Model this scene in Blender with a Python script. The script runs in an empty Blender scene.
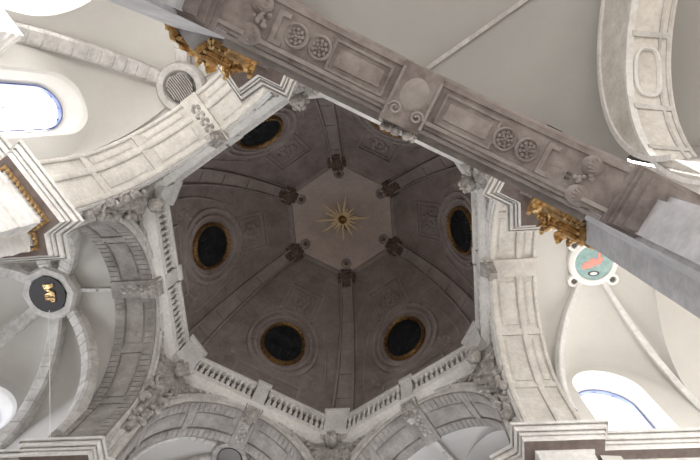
import bpy, math, random
from mathutils import Vector, Matrix
random.seed(7)
sc = bpy.context.scene
COL = sc.collection
PI = math.pi
rad = math.radians

# ------------------------------------------------------------------ helpers
def frame(ang):
    a = rad(ang)
    return (math.cos(a), math.sin(a)), (-math.sin(a), math.cos(a))

def W(ang, n, t, z):
    N, T = frame(ang)
    return (N[0]*n + T[0]*t, N[1]*n + T[1]*t, z)

def turn(d, n, t):                       # side frame -> frame turned by d degrees
    a = rad(d)
    return (n*math.cos(a) - t*math.sin(a), n*math.sin(a) + t*math.cos(a))

BASE = {}
class MB:
    def __init__(self):
        self.v, self.f = [], []
    def add(self, vs, fs):
        o = len(self.v)
        self.v += [tuple(p) for p in vs]
        self.f += [tuple(i + o for i in q) for q in fs]
    def hull8(self, p):                  # 8 points: bottom ring 0-3, top ring 4-7
        self.add(p, [(3,2,1,0),(4,5,6,7),(0,1,5,4),(1,2,6,5),(2,3,7,6),(3,0,4,7)])
    def box(self, c, h, ax=None):
        X, Y, Z = ax or ((1,0,0),(0,1,0),(0,0,1))
        X, Y, Z, c = Vector(X), Vector(Y), Vector(Z), Vector(c)
        p = []
        for k in (-1, 1):
            for i, j in ((-1,-1),(1,-1),(1,1),(-1,1)):
                p.append(c + X*h[0]*i + Y*h[1]*j + Z*h[2]*k)
        self.hull8(p)
    def grid(self, fn, nu, nv, cu=False, cv=False):
        U = nu if cu else nu + 1
        V = nv if cv else nv + 1
        vs = [fn(i/nu, j/nv) for i in range(U) for j in range(V)]
        fs = []
        for i in range(nu):
            for j in range(nv):
                a, b = i % U, (i+1) % U
                c, d = j % V, (j+1) % V
                fs.append((a*V+c, b*V+c, b*V+d, a*V+d))
        self.add(vs, fs)
    def rings(self, rings, close=True, caps=True):
        n = len(rings[0])
        vs = [p for r in rings for p in r]
        fs = []
        for i in range(len(rings)-1):
            for j in range(n if close else n-1):
                k = (j+1) % n
                fs.append((i*n+j, i*n+k, (i+1)*n+k, (i+1)*n+j))
        if caps and close:
            fs.append(tuple(reversed(range(n))))
            fs.append(tuple(range((len(rings)-1)*n, len(rings)*n)))
        self.add(vs, fs)
    def lathe(self, c, prof, seg=16, ax=None):      # prof: (r, h)
        X, Y, Z = ax or ((1,0,0),(0,1,0),(0,0,1))
        X, Y, Z, c = Vector(X), Vector(Y), Vector(Z), Vector(c)
        self.rings([[c + X*r*math.cos(2*PI*k/seg) + Y*r*math.sin(2*PI*k/seg) + Z*h for k in range(seg)] for r, h in prof])
    def ball(self, c, r, seg=10, sq=(1,1,1), ax=None):
        X, Y, Z = ax or ((1,0,0),(0,1,0),(0,0,1))
        X, Y, Z, c = Vector(X)*sq[0], Vector(Y)*sq[1], Vector(Z)*sq[2], Vector(c)
        m = max(4, seg//2)
        rs = []
        for i in range(m+1):
            a = -PI/2 + PI*max(.04, min(m-.04, i))/m
            rs.append([c + X*r*math.cos(a)*math.cos(2*PI*k/seg) + Y*r*math.cos(a)*math.sin(2*PI*k/seg) + Z*r*math.sin(a) for k in range(seg)])
        self.rings(rs)
    def tube(self, pts, r, seg=8, closed=False, taper=None):
        pts = [Vector(p) for p in pts]
        n = len(pts); rs = []; prev = None
        for i, p in enumerate(pts):
            if closed: d = pts[(i+1) % n] - pts[i-1]
            else: d = pts[min(i+1, n-1)] - pts[max(i-1, 0)]
            d.normalize()
            u = prev if prev is not None else (Vector((0,0,1)) if abs(d.z) < .9 else Vector((1,0,0)))
            u = (u - d*u.dot(d)).normalized(); prev = u
            w = d.cross(u)
            q = r*(taper[i] if taper else 1)
            rs.append([p + u*q*math.cos(2*PI*k/seg) + w*q*math.sin(2*PI*k/seg) for k in range(seg)])
        if closed: rs.append(rs[0])
        self.rings(rs, caps=not closed)
    def bar(self, path, cross, up, hw, h0, h1):
        """box section along path; cross / up: unit vectors per point; half width hw, height h0..h1 along up"""
        rs = []
        for p, c, u in zip(path, cross, up):
            p, c, u = Vector(p), Vector(c), Vector(u)
            rs.append([p - c*hw + u*h0, p + c*hw + u*h0, p + c*hw + u*h1, p - c*hw + u*h1])
        self.rings(rs)
    def sweep_plan(self, poly, prof, closed=False):
        """poly: plan polyline; prof: (c outward, z); outward = right-hand side of travel"""
        P = [Vector((p[0], p[1])) for p in poly]; n = len(P); M = []
        for i in range(n):
            e = []
            if closed or i > 0: e.append((P[i] - P[i-1]).normalized())
            if closed or i < n-1: e.append((P[(i+1) % n] - P[i]).normalized())
            ns = [Vector((d.y, -d.x)) for d in e]
            if len(ns) == 1: M.append(ns[0])
            else:
                m = (ns[0] + ns[1]).normalized(); M.append(m / max(.3, m.dot(ns[0])))
        rs = [[(p.x + m.x*c, p.y + m.y*c, z) for c, z in prof] for p, m in zip(P, M)]
        if closed: rs.append(rs[0])
        k = len(prof); vs = [q for r in rs for q in r]; fs = []
        for i in range(len(rs)-1):
            for j in range(k-1):
                fs.append((i*k+j, (i+1)*k+j, (i+1)*k+j+1, i*k+j+1))
        if not closed:
            for r, p, c0 in ((0, P[0], 0), (len(rs)-1, P[-1], 0)):
                i0 = len(vs); vs = vs + list(rs[r]) + [(p.x, p.y, prof[-1][1]), (p.x, p.y, prof[0][1])]
                fs.append(tuple(range(i0, i0+k+2)))
        self.add(vs, fs)
    def build(self, name, mat, parent=None, base=None, smooth=False):
        me = bpy.data.meshes.new(name)
        b = base if base is not None else (BASE.get(parent.name, (0,0,0)) if parent is not None else (0,0,0))
        me.from_pydata([(x-b[0], y-b[1], z-b[2]) for x, y, z in self.v], [], self.f)
        me.update()
        import bmesh
        bm = bmesh.new(); bm.from_mesh(me)
        bmesh.ops.recalc_face_normals(bm, faces=bm.faces)
        bm.to_mesh(me); bm.free()
        if smooth:
            me.polygons.foreach_set('use_smooth', [True]*len(me.polygons))
            try: me.set_sharp_from_angle(angle=rad(40))
            except Exception: pass
        me.materials.append(mat)
        o = bpy.data.objects.new(name, me); COL.objects.link(o)
        if parent is not None: o.parent = parent
        BASE[o.name] = b
        return o

def tag(o, label=None, cat=None, group=None, kind=None):
    if label: o['label'] = label
    if cat: o['category'] = cat
    if group: o['group'] = group
    if kind: o['kind'] = kind
    return o

def thing(name, label, cat, ang=0, base=(0,0,0), group=None):
    o = bpy.data.objects.new(name, None); COL.objects.link(o)
    o.empty_display_size = .2
    o.location = W(ang, *base); o.rotation_euler = (0, 0, rad(ang))
    return tag(o, label, cat, group)

def struct(o, label=None):
    o['kind'] = 'structure'
    if label: o['label'] = label
    return o

def copy_tree(o, parent=None):
    c = o.copy(); COL.objects.link(c)
    if parent is not None: c.parent = parent
    for ch in list(o.children): copy_tree(ch, c)
    return c

def again(root, ang, base, label, mirror=False):
    c = copy_tree(root)
    c.location = W(ang, *base); c.rotation_euler = (0, 0, rad(ang))
    c['label'] = label
    return c

# ------------------------------------------------------------------ materials
def mat_stone(name, c1, c2, scale=1.2, rough=.85, bump=.25, fine=9.0, mixf=.35):
    m = bpy.data.materials.new(name); m.use_nodes = True
    nt = m.node_tree; N = nt.nodes; L = nt.links
    bs = N['Principled BSDF']; bs.inputs['Roughness'].default_value = rough
    try: bs.inputs['Specular IOR Level'].default_value = .25
    except Exception: pass
    geo = N.new('ShaderNodeNewGeometry')
    n1 = N.new('ShaderNodeTexNoise'); n1.inputs['Scale'].default_value = scale; n1.inputs['Detail'].default_value = 8; n1.inputs['Roughness'].default_value = .65
    L.new(geo.outputs['Position'], n1.inputs['Vector'])
    rp = N.new('ShaderNodeValToRGB'); rp.color_ramp.elements[0].position = .32; rp.color_ramp.elements[1].position = .68
    rp.color_ramp.elements[0].color = (*c1, 1); rp.color_ramp.elements[1].color = (*c2, 1)
    L.new(n1.outputs['Fac'], rp.inputs['Fac'])
    col = rp.outputs['Color']
    n2 = N.new('ShaderNodeTexNoise'); n2.inputs['Scale'].default_value = fine; n2.inputs['Detail'].default_value = 6
    L.new(geo.outputs['Position'], n2.inputs['Vector'])
    mx = N.new('ShaderNodeMix'); mx.data_type = 'RGBA'; mx.blend_type = 'MULTIPLY'; mx.inputs[0].default_value = mixf
    r2 = N.new('ShaderNodeValToRGB'); r2.color_ramp.elements[0].position = .3; r2.color_ramp.elements[0].color = (.62,.6,.58,1); r2.color_ramp.elements[1].position = .6; r2.color_ramp.elements[1].color = (1,1,1,1)
    L.new(n2.outputs['Fac'], r2.inputs['Fac'])
    L.new(col, mx.inputs[6]); L.new(r2.outputs['Color'], mx.inputs[7])
    col = mx.outputs[2]
    L.new(col, bs.inputs['Base Color'])
    bp = N.new('ShaderNodeBump'); bp.inputs['Strength'].default_value = bump; bp.inputs['Distance'].default_value = .04
    L.new(n2.outputs['Fac'], bp.inputs['Height']); L.new(bp.outputs['Normal'], bs.inputs['Normal'])
    return m

def mat_gold(name, c=(.62,.38,.12), dark=(.16,.08,.03), rough=.38, scale=6):
    m = mat_stone(name, dark, c, scale, rough, .5, 14)
    m.node_tree.nodes['Principled BSDF'].inputs['Metallic'].default_value = .8
    return m

def mat_plain(name, c, rough=.6, metal=0, emit=None, es=0):
    m = bpy.data.materials.new(name); m.use_nodes = True
    b = m.node_tree.nodes['Principled BSDF']
    b.inputs['Base Color'].default_value = (*c, 1); b.inputs['Roughness'].default_value = rough; b.inputs['Metallic'].default_value = metal
    if emit:
        b.inputs['Emission Color'].default_value = (*emit, 1); b.inputs['Emission Strength'].default_value = es
    return m

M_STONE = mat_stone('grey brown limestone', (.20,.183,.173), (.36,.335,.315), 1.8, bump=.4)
M_STONE_PALE = mat_stone('limestone lightened as if lit', (.50,.47,.43), (.68,.65,.60), 1.6)  # paler limestone copy; window light on two arches is put into its colour
M_TRIM = mat_stone('whitened stone moulding', (.58,.56,.54), (.74,.725,.70), 1.1, bump=.12)
M_CARVE = mat_stone('dusty carved stone', (.20,.185,.175), (.50,.47,.44), 5.0, bump=.7)
M_BEAM = mat_stone('mauve grey stone', (.15,.122,.118), (.34,.31,.298), 1.9, bump=.4)
M_BEAMLIGHT = mat_stone('pale mauve stone', (.22,.195,.19), (.36,.335,.32), 1.7, bump=.3)
M_VAULT = mat_stone('smooth grey plaster', (.36,.352,.338), (.395,.382,.362), .3, bump=.0, mixf=.04)
M_SHAFT = mat_stone('grey streaked marble', (.34,.34,.36), (.52,.52,.54), 2.2, .5, .1)
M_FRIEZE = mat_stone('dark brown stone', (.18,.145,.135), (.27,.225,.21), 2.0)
M_DOME = mat_stone('taupe stucco', (.20,.162,.15), (.335,.283,.263), .9, bump=.35, fine=5)
M_DOMERIB = mat_stone('taupe stucco rib', (.25,.208,.193), (.37,.32,.30), .9, bump=.25, fine=6)
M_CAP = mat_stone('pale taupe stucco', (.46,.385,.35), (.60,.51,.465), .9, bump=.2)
M_DOMEDARK = mat_stone('sooty carved stucco', (.075,.05,.04), (.21,.15,.125), 7, bump=.7)
M_PLASTER = mat_stone('off white plaster', (.54,.52,.485), (.59,.57,.535), .5, bump=.0, mixf=.05)
M_PLASTER_GREY = mat_stone('grey plaster', (.52,.505,.49), (.58,.565,.55), .5, bump=.0, mixf=.05)
M_PLASTER_WARM = mat_stone('beige plaster', (.58,.54,.48), (.66,.62,.56), .4, bump=.04)
M_RIB = mat_stone('ashlar rib stone', (.40,.38,.36), (.62,.60,.575), 2.4)
M_STAR = mat_stone('pale gilding', (.95,.80,.55), (.80,.62,.36), 8, .5, .05)
M_GOLD = mat_gold('gilding', (.55,.34,.13), (.12,.055,.022), .35)
M_GOLDB = mat_gold('bright gilding', (.9,.66,.34), (.35,.19,.07), .28, 5)
M_FRAME = mat_gold('old gilt frame', (.46,.27,.11), (.10,.055,.028), .5, 9)
M_DARK = mat_stone('dark panes', (.012,.013,.014), (.03,.032,.034), 2.5, 1, .05)
M_DARK.node_tree.nodes['Principled BSDF'].inputs['Specular IOR Level'].default_value = 0
M_BLACK = mat_plain('black board', (.02,.017,.018), .6)
M_FLOOR = mat_stone('pale stone paving', (.58,.55,.52), (.68,.65,.62), .8)
M_BLUE = mat_plain('blue glazing edge', (.10,.13,.30), .5)
M_TEAL = mat_stone('teal paint', (.22,.36,.36), (.42,.55,.53), 3, .6, .05)
M_PINK = mat_plain('salmon paint', (.75,.33,.27), .6)
M_WHITE = mat_plain('white paint', (.8,.78,.75), .6)
M_GRILLE = mat_plain('dark metal grille', (.10,.09,.085), .5, .5)

def window_mat(name, strength, tint=(1,.985,.96)):
    return mat_plain(name, (.8,.8,.8), .4, 0, tint, strength)
M_WIN_R = window_mat('bright daylit glass', 6)
M_WIN_T = window_mat('very bright daylit glass', 4.8)
M_WIN_ADDED_S = window_mat('added window glow', 14)  # glow of unseen windows added to brighten cornices and soffits
M_WIN_ADDED_P = window_mat('added weaker window glow', 7.5)  # glow of an unseen window added in the sunlit chapel
M_WIN_L = window_mat('daylit glass', 7.5, (.93,.96,1))

# ------------------------------------------------------------------ camera
Rm = [[0.9946519159478276, 0.07856755626142263, 0.0670425626331794],
      [-0.06290385921626586, 0.9756498820303329, -0.21011999474085755],
      [-0.08191868283252482, 0.20477901942656623, 0.9753742269537771]]
CAM = Vector((2.69556, -5.27580, 1.6))
cam = bpy.data.cameras.new('camera'); co = bpy.data.objects.new('camera', cam); COL.objects.link(co)
X, Y, Z = Vector(Rm[0]), -Vector(Rm[1]), -Vector(Rm[2])
mm = Matrix.Identity(4)
for i in range(3):
    mm[i][0], mm[i][1], mm[i][2], mm[i][3] = X[i], Y[i], Z[i], CAM[i]
co.matrix_world = mm
cam.sensor_width = 36; cam.lens = 544.5/700*36; cam.clip_end = 200
sc.camera = co

# ------------------------------------------------------------------ main dimensions
NW, NO = 5.765, 7.2            # inner / outer plane of the six arches
TR, ZS = 2.95, 16.23           # arch radius, springing
ZC = 14.0                      # top of the great cornice
RV = NW/math.cos(rad(30))
SIDES = [0, 60, 120, 180, 240, 300]
SIDE = {0:'side facing the chapel with the painted medallion', 60:'side facing the plain grey chapel',
        120:'side facing the dim chapel', 180:'side facing the chapel with the gold monogram',
        240:'side facing the sunlit chapel with the grille boss', 300:'side above the near carved arch'}
WHICH = {0:'medallion chapel', 60:'plain grey chapel', 120:'dim chapel between the monogram and plain chapels', 180:'gold monogram chapel',
         240:'sunlit chapel with the grille boss', 300:'near carved arch'}
BETWEEN = {30:'between the medallion chapel and the plain grey chapel', 90:'between the plain grey chapel and the dim chapel',
           150:'between the dim chapel and the gold monogram chapel', 210:'between the gold monogram chapel and the sunlit chapel',
           270:'between the sunlit chapel and the near carved arch', 330:'between the near carved arch and the medallion chapel'}
VERTS = [90, 150, 210, 270, 330, 30]

# ------------------------------------------------------------------ setting
m = MB(); m.box((0,0,-.1), (22,22,.1)); struct(m.build('floor', M_FLOOR))

def archpath(r, z0=ZC, seg=28):
    P = [(r, z0, 1, 0), (r, (z0+ZS)/2, 1, 0)]
    for k in range(seg+1):
        a = PI*k/seg
        P.append((r*math.cos(a), ZS + r*math.sin(a), math.cos(a), math.sin(a)))
    P += [(-r, (z0+ZS)/2, -1, 0), (-r, z0, -1, 0)]
    return P

def arch_sweep(mb, prof, r=TR, z0=ZC, ths=None, seg=28, caps=True):
    """prof: closed ring of (n, d) where d is measured outward from the arch line"""
    P = archpath(r, z0, seg) if ths is None else [((r)*math.cos(rad(a)), ZS + r*math.sin(rad(a)), math.cos(rad(a)), math.sin(rad(a))) for a in ths]
    mb.rings([[(n, t + nx*d, z + nz*d) for n, d in prof] for t, z, nx, nz in P])

HT = NW*math.tan(rad(30))
ZT = 19.3
def outer_pt(t, z, nx, nz):
    if z <= ZS + 1e-6: return (math.copysign(HT, t), z)
    k = 99
    if abs(nx) > 1e-6: k = min(k, HT/abs(nx))
    if nz > 1e-6: k = min(k, (ZT-ZS)/nz)
    return (nx*k, ZS + nz*k)

WALLN = {0:'wall_right', 60:'wall_lower_right', 120:'wall_lower_left', 180:'wall_left', 240:'wall_upper_left', 300:'wall_near'}
for a in SIDES:
    m = MB(); P = archpath(TR)
    # add the rectangle's corners exactly
    ang0 = math.atan2(ZT-ZS, HT)
    Q = []
    for t, z, nx, nz in P: Q.append((t, z, nx, nz))
    for b in (ang0, PI-ang0): Q.append((TR*math.cos(b), ZS+TR*math.sin(b), math.cos(b), math.sin(b)))
    def key(q): return (0, q[1]) if q[0] > 0 and q[1] < ZS else ((2, -q[1]) if q[1] < ZS else (1, math.atan2(q[1]-ZS, q[0])))
    Q.sort(key=key)
    rs = []
    for t, z, nx, nz in Q:
        ot, oz = outer_pt(t, z, nx, nz)
        rs.append([W(a, NW, ot, oz), W(a, NW, t, z), W(a, NO, t, z), W(a, NO, ot*NO/NW*.98 if z > ZS else ot, oz)])
    m.rings(rs, caps=False)
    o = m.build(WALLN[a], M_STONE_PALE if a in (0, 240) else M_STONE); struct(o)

# ------------------------------------------------------------------ arches (archivolt, soffit panels, keystone)
def arch_label(a):
    return 'panelled round stone arch opening to the ' + WHICH[a] if a != 300 else 'round stone arch hidden above the near carved arch'
def make_arch(two, a, stone):
    base = (NW, 0, ZC)
    t = thing('stone_arch', arch_label(a), 'arch', a, base, 'arches of the hexagon')
    m = MB()
    arch_sweep(m, [(NW+.02,.0),(NW-.07,.0),(NW-.09,.05),(NW-.09,.14),(NW-.05,.16),(NW-.05,.24),(NW-.12,.27),(NW-.12,.33),(NW+.02,.35)])
    m.build('archivolt', M_TRIM if two else M_RIB, t, base, True)
    if two:
        cols = [(NW+.14, NW+.80), (NW+.98, NO-.1)]
        bars = [(NW-.02, NW+.14), (NW+.80, NW+.98), (NO-.10, NO+.01)]
    else:
        cols = [(NW+.34, NO-.34)]
        bars = [(NW-.02, NW+.34), (NO-.34, NO+.01)]
    for n0, n1 in bars:
        m = MB()
        if two: arch_sweep(m, [(n0,.02),(n1,.02),(n1,-.055),(n1-.03,-.075),(n0+.03,-.075),(n0,-.055)])
        else:
            rs = []
            for kk in range(45):
                for da, dd in ((.25,.035),(.3,0),(3.7,0),(3.75,.035)):
                    q = rad(kk*4+da); c_, s_ = math.cos(q), math.sin(q)
                    rs.append([(n, (TR+d)*c_, ZS+(TR+d)*s_) for n, d in ((n0,.02),(n1,.02),(n1,-.06+dd),(n1-.03,-.08+dd),(n0+.03,-.08+dd),(n0,-.06+dd))])
            for sg in (1, -1):
                rr = [[(n, sg*(TR+d), z) for n, d in ((n0,.02),(n1,.02),(n1,-.06+dd),(n1-.03,-.08+dd),(n0+.03,-.08+dd),(n0,-.06+dd))] for kk in range(11) for z, dd in ((ZC+.2*kk+.012,.035),(ZC+.2*kk+.016,0),(ZC+.2*kk+.186,0),(ZC+.2*kk+.19,.035))]
                m.rings(rr)
            m.rings(rs)
        m.build('soffit_band', stone, t, base, True)
    for a0 in (8, 48, 132, 172):
        m = MB(); arch_sweep(m, [(NW,.02),(NO,.02),(NO,-.06),(NW,-.06)], ths=[a0-2, a0, a0+2])
        m.build('soffit_crossband', stone, t, base)
    for n0, n1 in cols:                       # raised fields inside the panels
        for a0, a1 in ((13, 43), (53, 80), (100, 127), (137, 167)):
            m = MB(); ths = [a0+(a1-a0)*k/6 for k in range(7)]
            arch_sweep(m, [(n0+.09,.02),(n1-.07,.02),(n1-.07,-.02),(n1-.1,-.035),(n0+.12,-.035),(n0+.09,-.02)], ths=ths)
            m.build('panel_field', stone, t, base, True)
    m = MB()
    arch_sweep(m, [(NW-.22,.3),(NW-.22,-.1),(NW,-.13),(NO+.03,-.13),(NO+.03,.05)], ths=[84, 87, 90, 93, 96])
    k = m.build('keystone', stone, t, base)
    m = MB()
    for i in range(5):
        n = NW + .05 + i*.24
        for s in (-1, 1):
            m.ball((n, s*.11, ZS+TR-.135), .085, 8, (1.2,.8,.5))
        m.ball((n+.1, 0, ZS+TR-.14), .07, 8, (1,1,.6))
    m.build('carved_rosettes', M_CARVE, k, None, True)
    return t
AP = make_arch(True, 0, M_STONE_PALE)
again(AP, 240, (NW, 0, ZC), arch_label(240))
for o in list(AP.children):
    if o.name.startswith('keystone'):
        for q in list(o.children): bpy.data.objects.remove(q)
AG = make_arch(False, 180, M_STONE)
for a in (60, 120, 300): again(AG, a, (NW, 0, ZC), arch_label(a))

# ------------------------------------------------------------------ piers with entablature and gilded capitals (vertex frame)
def plan():
    a1 = turn(-30, 7.0, TR); a0 = turn(-30, NW, TR)
    b0 = turn(30, NW, -TR); b1 = turn(30, 7.0, -TR)
    return a1, a0, (RV, 0), b0, b1
a1, a0, vv, b0, b1 = plan()
def ext(p, d, k):
    q = turn(d, k, 0); return (p[0]+q[0], p[1]+q[1])
def away(d, n, t): return turn(d, n, t)
back = [away(30, 7.0, -3.25), away(30, 9.4, -3.25), away(-30, 9.4, 3.25), away(-30, 7.0, 3.25)]
POLY = [a1, a0, vv, b0, b1] + back       # clockwise or not: test below
def area(P): return sum(P[i][0]*P[(i+1) % len(P)][1] - P[(i+1) % len(P)][0]*P[i][1] for i in range(len(P)))/2
if area(POLY) < 0: POLY = POLY[::-1]     # counter-clockwise: outward = right of travel

CORNICE = [(.02,ZC+.02),(.50,ZC),(.54,ZC-.03),(.54,ZC-.13),(.515,ZC-.135),(.515,ZC-.07),(.475,ZC-.07),(.475,ZC-.21),(.46,ZC-.25),(.43,ZC-.27),(.43,ZC-.20),(.39,ZC-.20),(.39,ZC-.36),(.37,ZC-.37),(.37,ZC-.30),(.345,ZC-.30),(.345,ZC-.46),(.32,ZC-.52)]
SOFFIT = [(.32,ZC-.52),(.10,ZC-.525),(.075,ZC-.53)]
FRIEZE = [(.075,ZC-.53),(.06,ZC-.60),(.03,ZC-.64),(.03,ZC-1.15)]
ARCHIT = [(.03,ZC-1.15),(.12,ZC-1.17),(.12,ZC-1.26),(.08,ZC-1.30),(.08,ZC-1.55),(.04,ZC-1.58),(.04,ZC-1.80),(-.05,ZC-1.84)]
ARCHIT_TALL = [(.03,ZC-.80),(.13,ZC-.82),(.13,ZC-.92),(.09,ZC-.96),(.09,ZC-1.4),(.05,ZC-1.43),(.05,ZC-2.0),(.025,ZC-2.03),(.025,ZC-3.25),(-.05,ZC-3.3)]

def leaf(mb, p, out, side, h, w, curl):
    """acanthus leaf: rises from p, curls outward"""
    p, out, side = Vector(p), Vector(out), Vector(side)
    rs = []
    for i in range(7):
        u = i/6
        b = u*u*curl
        zz = h*math.sin(min(1, u*1.12)*PI/2) - (h*.28*max(0, u-.75)*4*.5)
        c = p + out*(.02 + b) + Vector((0,0,zz))
        ww = w*(.75 + .5*math.sin(u*PI))*(1 if u < .85 else .7)
        rs.append([c - side*ww + out*.0, c + out*.05, c + side*ww, c - out*.03])
    mb.rings(rs)

def capital(parent, base, c, out, side, hw, z0, z1, mat=M_GOLD):
    """a gilded corinthian pilaster capital on a wall face"""
    c, out, side = Vector((c[0], c[1], 0)), Vector((out[0], out[1], 0)), Vector((side[0], side[1], 0))
    h = z1 - z0
    m = MB()
    rs = []
    for u in (0, .25, .5, .75, .92):
        k = hw*(.86 + .34*u**3); d = .1 + .16*u**3
        z = z0 + h*u
        rs.append([c - side*k + Vector((0,0,z)), c + side*k + Vector((0,0,z)), c + side*k + out*d + Vector((0,0,z)), c - side*k + out*d + Vector((0,0,z))])
    m.rings(rs)
    bell = m.build('gilded_capital', mat, parent, base)
    m = MB()
    for row, (zz, hh, n, cu) in enumerate(((z0+.02, h*.42, 3, .13), (z0+h*.30, h*.46, 4, .2))):
        for i in range(n):
            s = (i - (n-1)/2)/max(1, (n-1)/2) if n > 1 else 0
            leaf(m, c + side*hw*.82*s + out*.1 + Vector((0,0,zz)), out, side, hh, hw*.3, cu)
    for s in (-1, 1):
        leaf(m, c + side*hw*.9*s + out*.04 + Vector((0,0,z0+.05)), (out*.5 + side*s*.9).normalized(), (side*.5*s - out*.9).normalized(), h*.6, .1, .25)
    m.build('acanthus_leaves', M_GOLDB, bell, None, True)
    for s in (-1, 1):
        m = MB(); pts = []; tp = []
        o2 = (out*.75 + side*s*.65).normalized()
        cc = c + side*hw*.98*s + out*.20 + Vector((0,0,z1-h*.24))
        for k in range(22):
            a = k/21*2.2*2*PI; r = .20*(1-k/25)
            pts.append(cc + o2*r*math.cos(a) + Vector((0,0,r*math.sin(a)))); tp.append(1-.5*k/21)
        m.tube(pts, .045, 6, taper=tp)
        m.build('volute', M_GOLDB, bell, None, True)
    m = MB(); rs = []
    for z, g in ((z1-h*.1, .0), (z1-h*.05, .05), (z1, .05)):
        ring = [c - side*(hw*1.28+g) + Vector((0,0,z)), c + side*(hw*1.28+g) + Vector((0,0,z))]
        for i in range(9):
            s = 1 - i/4
            ring.append(c + side*(hw*1.28+g)*s + out*(.20+g+.10*s*s) + Vector((0,0,z)))
        rs.append(ring)
    m.rings(rs)
    m.ball(c + out*.27 + Vector((0,0,z1-h*.06)), .1, 8, (1,1,.9))
    m.build('abacus', mat, bell, None)
    return bell

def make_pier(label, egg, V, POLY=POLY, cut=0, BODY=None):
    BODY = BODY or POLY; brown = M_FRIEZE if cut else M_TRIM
    base = (RV, 0, 0)
    t = thing('pier', label, 'pier', V, base, 'piers of the hexagon')
    zk = ZC - 3.5
    m = MB(); m.rings([[(x, y, 0) for x, y in BODY], [(x, y, zk) for x, y in BODY]])
    m.build('pier_body', M_SHAFT, t, base)
    m = MB(); m.rings([[(x, y, zk) for x, y in POLY], [(x, y, ZC) for x, y in POLY]])
    m.build('pier_head', M_SHAFT, t, base)
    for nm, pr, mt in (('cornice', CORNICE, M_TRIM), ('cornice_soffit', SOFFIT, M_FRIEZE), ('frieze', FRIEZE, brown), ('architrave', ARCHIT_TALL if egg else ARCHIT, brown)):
        m = MB(); m.sweep_plan(POLY, pr, not cut); m.build(nm, mt, t, base)
    m = MB(); m.rings([[(x, y, z) for x, y in POLY] for z in (ZC-.02, ZC+.02)])
    m.build('cornice_top', M_TRIM, t, base)
    # pilasters: two on the reveals, one on each front face
    zt = ZC - (3.3 if egg else 1.84); zb = zt - 1.75
    faces = []
    for d, s in ((-30, 1), (30, -1)):
        if cut and d == cut:
            c = turn(d, NW, s*(TR+.17)); faces.append((c, turn(d, -1, 0), turn(d, 0, 1), .13))
            c = turn(d, NW+.38, s*TR); faces.append((c, turn(d, 0, -s), turn(d, 1, 0), .26))
            continue
        T = turn(d, 0, -s); N = turn(d, -1, 0)
        c = turn(d, NW+.72, s*TR)
        faces.append((c, T, turn(d, 1, 0), .46))
        c = turn(d, NW, s*(TR+.17))
        faces.append((c, N, turn(d, 0, 1), .13))
    for c, out, side, hw in faces:
        m = MB()
        o3, s3 = Vector((*out, 0)), Vector((*side, 0))
        m.box((c[0]+out[0]*.04, c[1]+out[1]*.04, zb/2), (.06, hw*.86, zb/2), (o3, s3, (0,0,1)))
        if not cut or hw == .26: m.build('pilaster', M_SHAFT, t, base)
        capital(t, base, c, out, side, hw, zb, zt)
    if egg:
        m = MB(); E = POLY
        n = len(E)
        for i in range(n):
            p, q = Vector(E[i]), Vector(E[(i+1) % n]); d = q - p; L = d.length; d.normalize()
            o = Vector((d.y, -d.x)); k = max(1, int(L/.115))
            for j in range(k+1):
                c = p + d*(L*(j)/k) + o*.13
                m.ball((c.x, c.y, ZC-.60), .052, 6, (1,1,1.35))
        m.sweep_plan(E, [(.10,ZC-.55),(.165,ZC-.56),(.165,ZC-.585),(.10,ZC-.60)], True)
        m.build('gilded_egg_row', M_GOLDB, t, base, True)
    return t
PIERLAB = {v: 'gilt-capped stone pier ' + BETWEEN[v] for v in VERTS}
P_plain = make_pier(PIERLAB[30], False, 30)
again(P_plain, 90, (RV, 0, 0), PIERLAB[90])
def cutpoly(d, nb, n0=NW):
    k = 1 if d < 0 else -1
    Q = [turn(d, 6.45, k*TR), turn(d, n0, k*TR), (RV, 0), turn(-d, NW, -k*TR), turn(-d, nb, -k*TR)]
    return Q if area(Q) > 0 else Q[::-1]
def lowpoly():
    Q = [turn(30, 6.45, -TR), turn(30, 5.86, -TR), turn(-30, 6.2, TR), turn(-30, 6.45, TR)]
    return Q if area(Q) > 0 else Q[::-1]
make_pier(PIERLAB[270], False, 270, cutpoly(30, 6.45), 30, lowpoly())
make_pier(PIERLAB[330], False, 330, cutpoly(-30, NO), -30, cutpoly(-30, NO, 5.86))
P_egg = make_pier(PIERLAB[210] , True, 210)
again(P_egg, 150, (RV, 0, 0), PIERLAB[150])

# ------------------------------------------------------------------ drum cornice and balustrade
m = MB()
HEX = [W(v, 1, 0, 0)[:2] for v in (90, 150, 210, 270, 330, 30)]
def hexr(ap): return [(x*ap/math.cos(rad(30)), y*ap/math.cos(rad(30))) for x, y in HEX]
m.rings([[(x, y, z) for x, y in hexr(ap)] for ap, z in ((NW+.02,19.12),(NW-.06,19.16),(NW-.06,19.26),(NW-.14,19.30),(NW-.28,19.46),(NW-.30,19.50),(NW-.30,19.58),(6.5,19.60))], caps=False)
struct(m.build('trim_1', M_TRIM), 'moulded cornice ring under the balustrade')

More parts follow.
